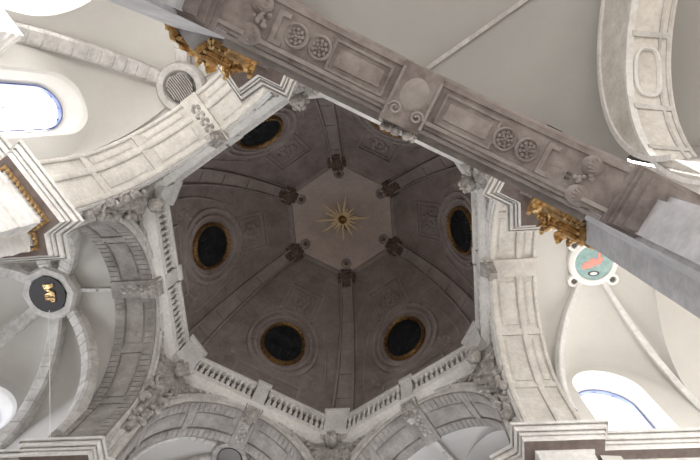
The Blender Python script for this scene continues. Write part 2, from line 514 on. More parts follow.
NB = 5.58
def make_balustrade(side_sign):
    """half a side: between a corner pedestal and the middle pedestal; side frame"""
    t0, t1 = .30*side_sign, 2.72*side_sign
    tc = (t0+t1)/2; hl = abs(t1-t0)/2
    base = (NB, tc, 19.58)
    t = thing('balustrade', 'x', 'balustrade', 0, base, 'balustrades round the foot of the dome')
    m = MB(); m.box((NB, tc, 19.66), (.13, hl, .08)); m.box((NB, tc, 19.75), (.10, hl, .03)); m.build('plinth', M_TRIM, t, base)
    m = MB(); m.box((NB, tc, 20.58), (.12, hl, .05)); m.box((NB, tc, 20.68), (.16, hl, .06)); m.build('handrail', M_TRIM, t, base)
    n = 11
    pf = [(.075,0),(.075,.05),(.04,.08),(.05,.14),(.085,.26),(.075,.36),(.045,.52),(.035,.60),(.06,.64),(.06,.67),(.04,.70),(.075,.72),(.075,.76)]
    first = None
    for i in range(n):
        tt = tc - hl + (i+.5)*2*hl/n
        if first is None:
            m = MB(); m.lathe((0,0,0), pf, 10); first = m.build('baluster', M_TRIM, t, (0,0,0), True); o = first
        else:
            o = first.copy(); COL.objects.link(o); o.parent = t
        o.location = (0, tt-tc, .19)
    return t, base
def bal_label(a, s):
    v = (a + 30*s) % 360
    return {0:'balustrade half above the medallion chapel arch, ', 60:'balustrade half above the plain grey chapel arch, ', 120:'balustrade half above the dim chapel arch, ',
            180:'balustrade half above the monogram chapel arch, ', 240:'balustrade half above the sunlit chapel arch, ', 300:'balustrade half above the near carved arch, '}[a] + 'nearer the ' + NEAR[a][s]
NEAR = {0:{1:'plain grey chapel', -1:'near carved arch'}, 60:{1:'dim chapel', -1:'medallion chapel'}, 120:{1:'monogram chapel', -1:'plain grey chapel'},
        180:{1:'sunlit chapel', -1:'dim chapel'}, 240:{1:'near carved arch', -1:'monogram chapel'}, 300:{1:'medallion chapel', -1:'sunlit chapel'}}
for s in (1, -1):
    b, base = make_balustrade(s)
    b['label'] = bal_label(0, s)
    for a in SIDES[1:]: again(b, a, base, bal_label(a, s))

def make_pedestal(R, hw, z0, z1, dep, name, label, group, ang):
    base = (R, 0, z0)
    t = thing(name, label, 'pedestal', ang, base, group)
    n0 = R + .06
    m = MB()
    m.box((n0+dep/2, 0, (z0+z1)/2), (dep/2, hw*.86, (z1-z0)/2)); b = m.build('pedestal_block', M_TRIM, t, base)
    m = MB(); zc = z1 - .28
    m.box((n0+dep/2, 0, zc+.05), (dep/2+.03, hw*.92, .05)); m.box((n0+dep/2, 0, zc+.19), (dep/2+.08, hw, .09)); m.build('cap', M_TRIM, t, base)
    m = MB(); m.box((n0+dep/2, 0, z0+.1), (dep/2+.06, hw*.98, .1)); m.box((n0+dep/2, 0, z0+.25), (dep/2+.03, hw*.92, .05)); m.build('foot', M_TRIM, t, base)
    return t, base
p, base = make_pedestal(5.98, .49, 19.35, 21.08, .62, 'balustrade_pedestal', 'wide corner pedestal of the balustrade ' + BETWEEN[90], 'corner pedestals of the balustrade', 90)
for v in VERTS[1:]: again(p, v, base, 'wide corner pedestal of the balustrade ' + BETWEEN[v])
p, base = make_pedestal(5.44, .29, 19.1, 21.0, .42, 'balustrade_pedestal', 'narrow middle pedestal of the balustrade over the ' + WHICH[0], 'middle pedestals of the balustrade', 0)
for a in SIDES[1:]: again(p, a, base, 'narrow middle pedestal of the balustrade over the ' + WHICH[a])

# carved brackets under the middle pedestals
def make_bracket():
    base = (5.5, 0, 18.6)
    t = thing('carved_bracket', 'x', 'bracket', 0, base, 'carved brackets under the middle pedestals')
    m = MB()
    rs = []
    for z, w, d in ((19.15,.30,.30),(18.95,.27,.27),(18.7,.20,.18),(18.45,.15,.14),(18.3,.11,.12)):
        rs.append([(NW+.05, -w, z), (NW+.05, w, z), (NW-d-.05, w*.8, z), (NW-d-.05, -w*.8, z)])
    m.rings(rs); b = m.build('bracket_body', M_CARVE, t, base)
    m = MB()
    for i in range(16):
        z = 19.1 - .75*random.random(); k = (z-18.2)/.9
        m.ball((NW-.12-.22*k*random.random(), random.uniform(-.3,.3)*(.4+.6*k), z), random.uniform(.06,.11), 8)
    m.build('carved_leaves', M_CARVE, t, base, True)
    return t, base
b, base = make_bracket()
b['label'] = 'leafy bracket below the pedestal over the ' + WHICH[0]
for a in SIDES[1:]: again(b, a, base, 'leafy bracket below the pedestal over the ' + WHICH[a])

# ------------------------------------------------------------------ pendentive carvings (vertex frame, radial x)
def make_relief(ang, seed, label):
    rnd = random.Random(seed)
    base = (RV-.3, 0, 16.6)
    t = thing('pendentive_carving', label, 'carving', ang, base, 'carved clusters in the corners under the dome')
    def wall(y, z, lift):                # point on the folded wall near the corner
        d = -30 if y > 0 else 30
        # side a is at -30 with t positive towards the corner
        s = 1 if y > 0 else -1
        q = turn(-30*-s if False else (30 if s > 0 else -30), NW-lift, -s*(HT-abs(y)))
        return (q[0], q[1], z)
    # backing slab so the cluster reads as one carved mass
    m = MB(); rs = []
    for z, w in ((19.2,.75),(18.6,.72),(18.0,.62),(17.4,.46),(16.8,.3),(16.2,.14)):
        x0 = RV-.05
        rs.append([(x0,-.02,z), wall(-w,z,.02), wall(-w*.7,z,.2), (RV-.62*min(1,.4+w),0,z), wall(w*.7,z,.2), wall(w,z,.02), (x0,.02,z)])
    m.rings(rs); m.build('carved_backing', M_CARVE, t, base, True)
    # cherub's head with hair and wings directly below the pedestal
    cx, cz = RV-.82, 18.75
    m = MB(); m.ball((cx,0,cz), .27, 14, (.95,.88,1.1)); m.ball((cx-.26,0,cz-.04), .055, 8, (1,.8,1.3))
    for s in (-1,1):
        m.ball((cx-.2,s*.13,cz-.09), .09, 8); m.ball((cx-.22,s*.09,cz+.06), .05, 8, (.6,1.2,.6))
    m.ball((cx-.22,0,cz-.17), .05, 8, (.8,1.5,.6)); m.ball((cx-.18,0,cz-.25), .07, 8)
    h = m.build('carved_head', M_CARVE, t, base, True)
    m = MB()
    for k in range(22):
        a = rnd.uniform(-2.2,2.2); b = rnd.uniform(.15,1.2)
        m.ball((cx-.1+.1*rnd.random()+.14*(1-abs(a)/2.2)*-1+.1, .27*math.sin(a)*math.cos(b*.5), cz+.1+.22*math.cos(a)*abs(math.sin(b))+.05), rnd.uniform(.06,.1), 7)
    m.build('carved_hair', M_CARVE, h, None, True)
    for s in (-1,1):
        m = MB()
        for k in range(6):
            y0 = .28 + .0*k; u = k/5
            rs = []
            for j in range(6):
                v = j/5; w = .07*math.sin(PI*min(.95, v+.12)) + .01
                y = (.22 + v*(.62 - .1*u)); z = cz + .12 - u*.38 + v*(.34 - .42*u)
                x = wall(s*.35, z, .35)[0] + .05*u
                rs.append([(x+.1*v, s*y, z-w), (x-.05+.1*v, s*y, z), (x+.1*v, s*y, z+w), (x+.06+.1*v, s*y, z)])
            m.rings(rs)
        m.build('carved_wing', M_CARVE, t, base, True)
    # scrolls and fruit beneath
    m = MB()
    for k in range(70):
        z = rnd.uniform(15.6, 18.5); hwid = .12 + .85*(z-15.5)/3.0
        y = rnd.uniform(-hwid, hwid)
        p = wall(y, z, rnd.uniform(.10,.26))
        m.ball(p, rnd.uniform(.06,.16), 8, (1,rnd.uniform(.7,1.3),rnd.uniform(.7,1.3)))
    m.build('carved_fruit_foliage', M_CARVE, t, base, True)  # a cluster of carved fruit
    for s, yy, zz, rr in ((1,.42,18.0,.30),(-1,.42,18.0,.30),(1,.22,17.2,.24),(-1,.25,17.1,.24),(1,.08,16.6,.17)):
        m = MB(); pts = []; tp = []
        for k in range(26):
            a = k/25*2*PI*1.8; r = rr*(1-k/30)
            y = s*yy + r*math.cos(a)*s; z = zz + r*math.sin(a)
            p = wall(y if abs(y) > .02 else .02*s, z, .24)
            pts.append(p); tp.append(1-.4*k/25)
        m.tube(pts, .07, 7, taper=tp); m.build('carved_scroll', M_CARVE, t, base, True)
    # flat leafy trails running along both arches
    for s in (-1,1):
        m = MB()
        for k in range(14):
            u = k/13
            y = s*(.55 + 1.25*u); z = 18.75 + .35*u + rnd.uniform(-.1,.1)
            p = wall(y, z, .06); m.ball(p, .13*(1-.5*u), 7, (.7,1.5,.8))
        m.build('carved_trail', M_CARVE, t, base, True)
    return t
for i, v in enumerate(VERTS):
    make_relief(v, 11+i, 'carved winged head over scrolls and fruit ' + BETWEEN[v])

# ------------------------------------------------------------------ dome
PROF = [(6.30,19.4),(6.28,20.5),(6.22,22.0),(6.06,23.6),(5.69,25.1),(5.16,26.4),(4.48,27.55),(3.62,28.55),(2.62,29.36)]
LEN = [0]
for i in range(1, len(PROF)): LEN.append(LEN[-1] + math.hypot(PROF[i][0]-PROF[i-1][0], PROF[i][1]-PROF[i-1][1]))
STOT = LEN[-1]
def cr(p0,p1,p2,p3,u): return .5*((2*p1)+(-p0+p2)*u+(2*p0-5*p1+4*p2-p3)*u*u+(-p0+3*p1-3*p2+p3)*u**3)
def dome(s):                              # arc length from the foot -> (apothem, z)
    s = max(0, min(STOT, s))
    for i in range(len(LEN)-1):
        if s <= LEN[i+1] + 1e-9: break
    u = (s-LEN[i])/(LEN[i+1]-LEN[i])
    g = [PROF[max(0,min(len(PROF)-1,j))] for j in (i-1,i,i+1,i+2)]
    return tuple(cr(g[0][k],g[1][k],g[2][k],g[3][k],u) for k in (0,1))
def dn(s):                                # inward normal in (n, z)
    a, b = dome(s-.05), dome(s+.05)
    d = (b[0]-a[0], b[1]-a[1]); l = math.hypot(*d)
    return (-d[1]/l, d[0]/l) if True else None
def on_dome(s, t, lift=0):                # side frame
    n, z = dome(s); q = dn(s)
    return (n + q[0]*lift, t, z + q[1]*lift)
m = MB()
for a in SIDES:
    def fn(u, v, a=a):
        n, z = dome(u*STOT); h = n*math.tan(rad(30)); return W(a, n, -h + 2*h*v, z)
    m.grid(fn, 40, 6)
o = struct(m.build('ceiling_dome', M_DOME, None, (0,0,0), False), 'six sided taupe dome')
o.data.polygons.foreach_set('use_smooth', [True]*len(o.data.polygons))
try: o.data.set_sharp_from_angle(angle=rad(20))
except Exception: pass
m = MB()
capz = lambda r: 29.42 + .5*(1-(r/3.03)**2)
m.rings([[(x*k, y*k, z) for x, y in HEX] for k, z in ((3.2,29.30),(2.99,29.30),(2.99,29.36),(2.90,29.42))] , caps=False)
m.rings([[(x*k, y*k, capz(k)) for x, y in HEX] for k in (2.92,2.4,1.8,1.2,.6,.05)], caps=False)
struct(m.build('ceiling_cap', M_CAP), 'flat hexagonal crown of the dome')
m = MB()
m.rings([[(x*k, y*k, z) for x, y in HEX] for k, z in ((3.22,29.22),(3.10,29.20),(2.98,29.24),(2.93,29.30),(2.93,29.44),(3.22,29.46))], caps=False)
struct(m.build('trim_2', M_DOMERIB), 'moulding round the crown of the dome')

# ribs (vertex frame)
def make_rib(ang, label):
    R0 = dome(0)[0]/math.cos(rad(30))
    base = (R0, 0, 19.4)
    t = thing('dome_rib', label, 'rib', ang, base, 'ribs of the dome')
    S = [STOT*k/36 for k in range(37)]
    path = [(dome(s)[0]/math.cos(rad(30)), 0, dome(s)[1]) for s in S]
    up = []
    for i in range(len(path)):
        a, b = Vector(path[max(0,i-1)]), Vector(path[min(36,i+1)])
        d = (b-a).normalized(); up.append(Vector((-d.z, 0, d.x)))
    cr_ = [Vector((0,1,0))]*len(path)
    def strip(y, hw, h0, h1, nm, mt):
        m = MB()
        tp = [max(.52, 1 - .48*(i/36)) for i in range(37)]
        m.rings([[Vector(p)+c*(y*k-hw*k)+u*h0, Vector(p)+c*(y*k+hw*k)+u*h0, Vector(p)+c*(y*k+hw*k)+u*h1, Vector(p)+c*(y*k-hw*k)+u*h1] for p, c, u, k in zip(path, cr_, up, tp)])
        return m.build(nm, mt, t, base)
    strip(0, .52, -.4, .20, 'rib_band', M_DOMERIB)
    for s in (-1,1):
        strip(s*.47, .06, .1, .38, 'rib_edge', M_DOMERIB)
        strip(s*.70, .05, -.35, .24, 'rib_listel', M_DOMERIB)
    for k in range(7):                    # sunk panels' cross bars
        i = 3 + k*5
        if i > 34: break
        m = MB(); tp = max(.52, 1-.48*i/36)
        m.bar([path[i-0], path[i+1]], [Vector((0,1,0))]*2, [up[i], up[i+1]], .42*tp, .15, .25)
        m.build('rib_crossbar', M_DOMERIB, t, base)
    return t, base
r, rb = make_rib(90, 'panelled stucco dome rib rising ' + BETWEEN[90])
for v in VERTS[1:]: again(r, v, rb, 'panelled stucco dome rib rising ' + BETWEEN[v])

# oculi, panels and mouldings on the dome (side frame)
SO = None
for k in range(2000):
    s = STOT*k/2000
    if dome(s)[1] >= 25.1: SO = s; break
def ringpts(rs_, rt, lift, seg=48, so=None):
    so = SO if so is None else so
    return [on_dome(so + rs_*math.cos(2*PI*k/seg), rt*math.sin(2*PI*k/seg), lift) for k in range(seg)]
OKS, OKT = 1.36, 1.07
def make_oculus():
    base = (dome(SO)[0], 0, 25.1)
    t = thing('oculus_window', 'x', 'oculus', 0, base, 'round dark oculus windows of the dome')
    m = MB()
    m.rings([ringpts(r*OKS, r*OKT, l) for r, l in ((1.0,-.03),(1.0,.09),(.975,.14),(.94,.12),(.91,.17),(.88,.15),(.86,.10),(.84,-.02))], caps=False)
    fr = m.build('gilt_frame', M_FRAME, t, base, True)
    m = MB()
    for k in range(40):
        a = 2*PI*k/40
        m.ball(on_dome(SO+.93*OKS*math.cos(a), .93*OKT*math.sin(a), .155), .05, 6)
    m.build('gilt_beading', M_FRAME, fr, None, True)
    m = MB(); m.add(ringpts(.84*OKS, .84*OKT, .05), [tuple(range(48))]); m.build('dark_pane', M_DARK, t, base)
    m = MB()
    for y in (-.4, 0, .4):
        h = math.sqrt(max(0, .8**2-y*y))
        m.tube([on_dome(SO-h, y, .06), on_dome(SO, y, .06), on_dome(SO+h, y, .06)], .014, 5)
        m.tube([on_dome(SO+y, -h, .06), on_dome(SO+y, h, .06)], .014, 5)
    m.build('glazing_bars', M_BLACK, t, base)
    return t, base
oc, ob = make_oculus(); oc['label'] = 'dark round oculus in a gilt frame, dome side over the ' + WHICH[0]
for a in SIDES[1:]: again(oc, a, ob, 'dark round oculus in a gilt frame, dome side over the ' + WHICH[a])
def frame_rect(m, s0, s1, t0, t1, w, lift):
    def strip(sa, sb, ta, tb):
        m.rings([[on_dome(sa+(sb-sa)*k/8, ta, -.02), on_dome(sa+(sb-sa)*k/8, tb, -.02), on_dome(sa+(sb-sa)*k/8, tb, lift), on_dome(sa+(sb-sa)*k/8, ta, lift)] for k in range(9)])
    strip(s0, s1, t0, t0+w); strip(s0, s1, t1-w, t1); strip(s0, s0+w, t0, t1); strip(s1-w, s1, t0, t1)
def make_stucco():
    base = (dome(SO)[0], 0, 25.1)
    t = thing('stucco_panelling', 'x', 'stucco', 0, base, 'stucco panelling of the dome sides')
    for r, w, l in ((1.28,.06,.11),(1.55,.07,.12)):
        m = MB()
        m.rings([ringpts(r*k*1.3, r*k*1.05, ll) for k, ll in ((1-w,-.02),(1-w*.6,l),(1+w*.6,l),(1+w,-.02))], caps=False)
        m.build('oculus_moulding', M_DOMERIB, t, base, True)
    m = MB(); frame_rect(m, SO+1.95, SO+3.75, -.92, .92, .08, .07); m.build('upper_panel_frame', M_DOMERIB, t, base)
    m = MB(); frame_rect(m, SO+2.15, SO+3.5, -.7, .7, .05, .06); m.build('upper_panel_inner_frame', M_DOMERIB, t, base)
    m = MB()
    rnd = random.Random(3)
    for k in range(26):
        a = rnd.uniform(0, 2*PI); r = .45*math.sqrt(rnd.random())
        m.ball(on_dome(SO+2.8+r*math.cos(a)*1.1, r*math.sin(a), .03), rnd.uniform(.07,.14), 7)
    m.build('stucco_trophy', M_DOMERIB, t, base, True)
    for s in (-1,1):
        m = MB()
        pts = [on_dome(SO-1.9+3.6*u, s*(2.45-.9*u*u), .03) for u in [k/14 for k in range(15)]]
        m.tube(pts, .055, 6); m.build('stucco_border', M_DOMERIB, t, base, True)
        m = MB()
        for k in range(12):
            u = k/11
            m.ball(on_dome(SO-2.0+1.7*u, s*(1.35+.35*math.sin(u*7)+.35*(1-u)), .0), .10, 7)
        m.build('stucco_garland', M_DOMERIB, t, base, True)
        m = MB()
        for k in range(9):
            u = k/8
            m.ball(on_dome(SO+1.45+.35*math.sin(u*PI), s*(.35+.95*u), .0), .10, 7)
        m.build('stucco_spray', M_DOMERIB, t, base, True)
    m = MB(); frame_rect(m, SO-4.6, SO-2.3, -1.5, 1.5, .1, .1); m.build('lower_panel_frame', M_DOMERIB, t, base)
    return t, base
st, sb = make_stucco(); st['label'] = 'stucco panels round the oculus over the ' + WHICH[0]
for a in SIDES[1:]: again(st, a, sb, 'stucco panels round the oculus over the ' + WHICH[a])

# dark carved bosses at the head of each rib, and the small rosettes on the crown
def make_boss():
    R = 3.07; base = (R, 0, 29.2)
    t = thing('carved_boss', 'x', 'boss', 0, base, 'dark carved bosses at the heads of the ribs')
    m = MB(); m.ball((R+.02, 0, 29.1), .36, 14, (1,1.05,.8)); m.build('boss_block', M_DOMEDARK, t, base)
    m = MB()
    rnd = random.Random(5)
    for i in range(5):
        for j in range(5):
            u, v = (i-2)/2, (j-2)/2
            if abs(u)+abs(v) > 1.6: continue
            m.ball((R+.05+u*.34-.08, v*.36, 28.99-u*.2+.1*abs(v)*.4), rnd.uniform(.08,.14), 7)
    for s in (-1,1):
        pts = []
        for k in range(16):
            a = k/15*3.2*PI; r = .17*(1-k/20)
            pts.append((R-.1-.0*k, s*(.26+r*math.cos(a)*.7), 29.0+r*math.sin(a)))
        m.tube(pts, .04, 6)
    m.build('carved_fruit_foliage', M_DOMEDARK, t, base, True)
    return t, base
bo, bb = make_boss(); bo.location = W(90, *bb); bo.rotation_euler = (0,0,rad(90)); bo['label'] = 'dark carved boss heading the rib ' + BETWEEN[90]
for v in VERTS[1:]: again(bo, v, bb, 'dark carved boss heading the rib ' + BETWEEN[v])
def make_rosette():
    R = 2.42; base = (R, 0, capz(2.42))
    t = thing('ceiling_rosette', 'x', 'rosette', 0, base, 'small rosettes on the crown of the dome')
    z = capz(2.42)
    m = MB(); m.lathe((R,0,z-.0), [(.28,.04),(.28,-.06),(.20,-.09),(.17,-.02),(.02,-.02)], 20); m.build('rosette_ring', M_DOMERIB, t, base, True)
    m = MB()
    for k in range(6): m.ball((R+.09*math.cos(k*PI/3), .09*math.sin(k*PI/3), z-.03), .045, 7)
    m.ball((R,0,z-.05), .05, 8); m.build('rosette_flower', M_DOMEDARK, t, base, True)
    return t, base
ro, rb2 = make_rosette(); ro.location = W(90, *rb2); ro.rotation_euler = (0,0,rad(90)); ro['label'] = 'small round rosette beside the dark boss ' + BETWEEN[90]
for v in VERTS[1:]: again(ro, v, rb2, 'small round rosette beside the dark boss ' + BETWEEN[v])

# the gilded starburst
t = thing('gilded_starburst', 'gilded starburst of long rays at the crown of the dome', 'star ornament', 0, (0,0,29.9))
sbz = 29.55
m = MB(); m.ball((0,0,sbz), .24, 14); m.tube([(0,0,sbz+.1),(0,0,29.95)], .05, 8); m.build('star_core', M_GOLD, t, (0,0,29.9), True)
m = MB()
for k in range(12):
    a = 2*PI*k/12; m.ball((.2*math.cos(a), .2*math.sin(a), sbz-.02), .07, 7)
m.build('star_beads', M_GOLDB, t, (0,0,29.9), True)
m = MB()
for k in range(14):
    a = 2*PI*k/14; L = .62 if k % 2 else .48
    d = Vector((math.cos(a), math.sin(a), .25)); s_ = Vector((-math.sin(a), math.cos(a), 0))
    p0, p1 = Vector((0,0,sbz+.06))+d*.15, Vector((0,0,sbz+.06))+d*L
    m.rings([[p0-s_*.07, p0+Vector((0,0,.04)), p0+s_*.07, p0-Vector((0,0,.04))], [p0.lerp(p1,.5)-s_*.10, p0.lerp(p1,.5)+Vector((0,0,.04)), p0.lerp(p1,.5)+s_*.10, p0.lerp(p1,.5)-Vector((0,0,.04))], [p1-s_*.015, p1+Vector((0,0,.01)), p1+s_*.015, p1-Vector((0,0,.01))]])
m.lathe((0,0,sbz+.08), [(.2,-.05),(.24,0),(.2,.05)], 16)
m.build('star_leaves', M_DOMEDARK, t, (0,0,29.9))
STAR = [(0,1.42,.0),(62,1.0,-.3),(120,.8,.1),(152,1.25,-.1),(180,1.45,.0),(205,1.0,-.25),(222,1.30,.0),(258,1.0,.2),(283,1.28,.0),(318,.85,-.3),(335,.7,.1),(20,.75,-.2),(92,1.15,.05),(40,1.05,.0),(135,.7,-.4),(240,.75,-.35),(300,.7,-.4),(195,.65,.1),(165,.7,-.35),(350,.8,-.3)]
for a, L, dz in STAR:
    m = MB(); d = Vector((math.cos(rad(a)), math.sin(rad(a)), dz*.6)).normalized()
    c = Vector((0,0,sbz))
    s_ = Vector((-d.y, d.x, 0)).normalized(); u = d.cross(s_)
    rs = []
    for k, w in ((.12,.045),(.35*L,.07),(.8*L,.045),(L,.012)):
        p = c + d*k; rs.append([p - s_*w, p - u*w*.7, p + s_*w, p + u*w*.7])
    m.rings(rs); m.build('star_ray', M_STAR, t, (0,0,29.9))

# ------------------------------------------------------------------ side chapels: webs, ribs, walls, windows
def quarter(B, Q, u):
    s, c = math.sin(u*PI/2), math.cos(u*PI/2)
    return (B[0]+(Q[0]-B[0])*s, B[1]+(Q[1]-B[1])*s, Q[2]+(B[2]-Q[2])*c)

def chapel(a, key, corners, boss, rises, mats, rib_w, rib_d, windows, ridge=None, skipribs=(), zlow=0.0, nowall=(), matrib=None, zlows=None):
    """corners: (n,t,zs) list from t<0 pier round to t>0 pier; last web is the arch opening"""
    C = [Vector(W(a, n, t_, z)) for n, t_, z in corners]
    B = Vector(W(a, *boss))
    n = len(C)
    web_m, wall_m = mats
    def wallpt(i, s):
        P, Q = C[i], C[(i+1) % n]
        p = P.lerp(Q, s); e = 2.7 if i == n-1 else 2.0
        return Vector((p.x, p.y, p.z + rises[i]*max(0, 1-abs(2*s-1)**e)**(1/e)))
    def sfun(x): return (1-math.cos(PI*x))/2
    m = MB()
    for i in range(n):
        m.grid(lambda u, v: quarter(B, wallpt(i, sfun(v)), u), 14, 20)
    o = struct(m.build('ceiling_'+key, web_m, None, (0,0,0), True))
    # walls
    wi = 0
    for i in range(n-1):
        if i in nowall: continue
        P, Q = C[i], C[i+1]
        d = Vector((Q.x-P.x, Q.y-P.y, 0)); L = d.length; d.normalize()
        out = Vector((d.y, -d.x, 0))
        mid = (P+Q)/2
        if out.dot(Vector((mid.x-B.x, mid.y-B.y, 0))) < 0: out = -out
        NP = 40
        outline = []
        zl = zlow
        for k in range(NP+1):
            s = sfun(k/NP); w_ = wallpt(i, s); outline.append(((w_.x-P.x)*d.x+(w_.y-P.y)*d.y, w_.z))
        outline = [(0, zl)] + outline + [(L, zl)]
        if i in windows:
            s0, s1, zb, zsill, rise, wm, splay = windows[i]
            x0, x1 = s0*L, s1*L; xm = (x0+x1)/2; hw = (x1-x0)/2
            loop = [(x0, zsill)]
            for k in range(NP+1):
                th = PI*(1-k/NP); loop.append((xm+hw*math.cos(th), zb+rise*math.sin(th)))
            loop.append((x1, zsill))
            pt = lambda q, dd: P + d*q[0] + out*dd + Vector((0,0,q[1]-P.z))
            m = MB()
            inner = loop; cx, cz = xm, zb+.2
            small = [(cx+(x-cx)*(1-splay), cz+(z-cz)*(1-splay) if z > zsill+.01 else z) for x, z in loop]
            m.rings([[pt(q,0) for q in outline], [pt(q,0) for q in inner], [pt(q,.12) for q in [(cx+(x-cx)*(1-splay*.25), cz+(z-cz)*(1-splay*.25) if z > zsill+.01 else z) for x, z in loop]], [pt(q,.75) for q in small]], close=False)
            m.add([pt(outline[0],0), pt(outline[-1],0), pt(inner[-1],0), pt(inner[0],0)], [(0,1,2,3)])
            m.add([pt(inner[0],0), pt(inner[-1],0), pt(small[-1],.75), pt(small[0],.75)], [(0,1,2,3)])
            wo = struct(m.build('wall_%s_bay' % key, wall_m, None, (0,0,0)))
            global WIN
            WIN += 1
            m = MB(); m.add([pt(q,.74) for q in small], [tuple(range(len(small)))])
            m.add([pt(q,.79) for q in small], [tuple(range(len(small)))])  # unseen stone backing added to block glow behind the pane
            g = struct(m.build('window_%d' % WIN, wm, None, (0,0,0)), 'arched daylit window')  # unseen windows added for light share this label
            g.data.materials.append(M_STONE); g.data.polygons[1].material_index = 1
            m = MB()
            m.rings([[pt((cx+(x-cx)*k, cz+(z-cz)*k), dd) for x, z in small] for k, dd in ((1.0,.60),(.93,.60),(.93,.73))], close=False)
            m.build('window_frame', M_BLUE, g)
            m = MB(); w0 = small[0][0]; w1 = small[-1][0]
            for j in range(1, 4):
                x = w0+(w1-w0)*j/4
                q = (x-cx)/((w1-w0)/2); zt_ = zb + (rise*(1-splay))*math.sqrt(max(0,1-q*q))
                m.box(pt((x,(zsill+zt_)/2),.70), (.02,.02,(zt_-zsill)/2), (d,out,(0,0,1)))
            m.build('window_bars', mat_win_bar, g)
        else:
            m = MB(); m.add([P + d*x + Vector((0,0,z-P.z)) for x, z in outline], [tuple(range(len(outline)))])
            struct(m.build('wall_%s_bay' % key, wall_m, None, (0,0,0)))
    # ribs
    return C, B
WIN = 0
mat_win_bar = mat_plain('pale leading', (.55,.56,.6), .5)

def rib_obj(P, B, w, d, name, label, mat, group, bevel=.3, stop=0.0):
    P, B = Vector(P), Vector(B)
    us, dp = [], []
    nbk = 15 if w > .12 else 1
    for k in range(nbk):
        for f, q in ((.03,.03),(.05,0),(.5,0),(.95,0),(.97,.03)):
            us.append((k+f)/nbk); dp.append(q if nbk > 1 else 0)
    if nbk == 1: us = [k/22 for k in range(23)]; dp = [0]*23
    path = [Vector(quarter(B, P, u_)) for u_ in us]; last = len(path)-1
    h = Vector((P.x-B.x, P.y-B.y, 0)).normalized(); c = Vector((-h.y, h.x, 0))
    rs = []
    for i, p in enumerate(path):
        q = (path[min(last,i+1)] - path[max(0,i-1)]).normalized(); dq = d - dp[i]; wq = w - dp[i]*.6
        u = q.cross(c).normalized()
        if u.dot(Vector((0,0,1))) > 0 and i < 3: pass
        inward = Vector((B.x,B.y,B.z-4)) - p
        if u.dot(inward) < 0: u = -u
        rs.append([p - c*wq - u*.1, p - c*wq + u*dq*(1-bevel), p - c*wq*(1-bevel) + u*dq, p + c*wq*(1-bevel) + u*dq, p + c*wq + u*dq*(1-bevel), p + c*wq - u*.1])
    m = MB(); m.rings(rs)
    o = m.build(name, mat, None, P)
    o.location = P
    return tag(o, label, 'rib', group)

# left chapel (gold monogram)
zs = 16.23
cfgL = [(7.2,-3.05,14.9),(9.7,-3.8,15.2),(12,-2.0,15.4),(12,2.0,15.4),(9.7,3.8,15.4),(7.2,3.05,15.6)]
BL = (9.5,0,19.55)
C, B = chapel(180, 'left', cfgL, BL, [2.9,2.9,2.9,2.9,2.9,4.35], (M_PLASTER, M_PLASTER_GREY), .22, .25, {1:(.16,.84,16.6,13.0,1.2,M_WIN_L,.35), 2:(.2,.8,16.2,13.0,1.2,M_WIN_L,.3), 4:(.12,.88,13.6,7.0,1.2,M_WIN_ADDED_S,.1)})  # last window is unseen, added to light the pier cornice
labs = ['toward the pier beside the dim chapel','toward the small corbel by the dim chapel side','toward the outer wall beside the lit window','toward the outer wall on the sunlit chapel side','toward the corbel on the sunlit chapel side','toward the pier beside the sunlit chapel']
for i, P in enumerate(C):
    rib_obj(P, B - Vector((0,0,.02)), .24, .26, 'vault_rib', 'broad ashlar rib from the monogram boss ' + labs[i], M_RIB, 'vault ribs of the monogram chapel')
# ridge rib from the arch crown to the boss
def ridge(a, boss, zc, w, label, grp, mat, n0=7.2, t0=0):
    p0, p1 = Vector(W(a, n0, t0, zc)), Vector(W(a, *boss))
    m = MB(); d = (p1-p0).normalized(); c = Vector((-d.y, d.x, 0)).normalized(); u = d.cross(c)
    if u.z > 0: u = -u
    m.bar([p0, p1], [c, c], [u, u], w, -.1, .1); 
    for k in (.35,):
        m.ball(p0.lerp(p1, k) + u*.12, .05, 8)
    o = m.build('ridge_rib', mat, None, p0); o.location = p0
    return tag(o, label, 'rib', grp)
ridge(180, (9.0,0,19.45), 19.2, .06, 'thin ridge rib from the arch keystone to the monogram boss', None, M_RIB)
# monogram boss
def ring_boss(a, c, R, label, name='vault_boss', sides=8, mat=M_RIB, depth=.35):
    t = thing(name, label, 'boss', a, c)
    n, tt, z = c
    m = MB(); m.lathe((n,tt,z), [(R,.15),(R*1.04,-.0),(R*1.02,-depth*.7),(R*.93,-depth),(R*.70,-depth),(R*.66,-depth*.85),(R*.58,-depth*.3),(R*.56,.1)], sides*3 if sides > 8 else sides)
    m.build('boss_ring', mat, t, c, sides > 8)
    return t
t = ring_boss(180, (9.55,0,19.4), 1.02, 'polygonal stone vault boss with gold letters on black', sides=8)
c = (9.55,0,19.4)
m = MB()
m.rings([[(9.55+.66*math.cos(k*PI/12), .66*math.sin(k*PI/12), 19.0+z) for k in range(24)] for z in (0,.08)])
bd = m.build('black_board', M_BLACK, t, c)
def stroke(m, p, q, w, z=18.97):
    p, q = Vector((*p, z)), Vector((*q, z)); d = q-p; L = d.length; d.normalize(); s = Vector((-d.y,d.x,0))
    m.box((p+q)/2, (L/2, w/2, .03), (d, s, (0,0,1)))
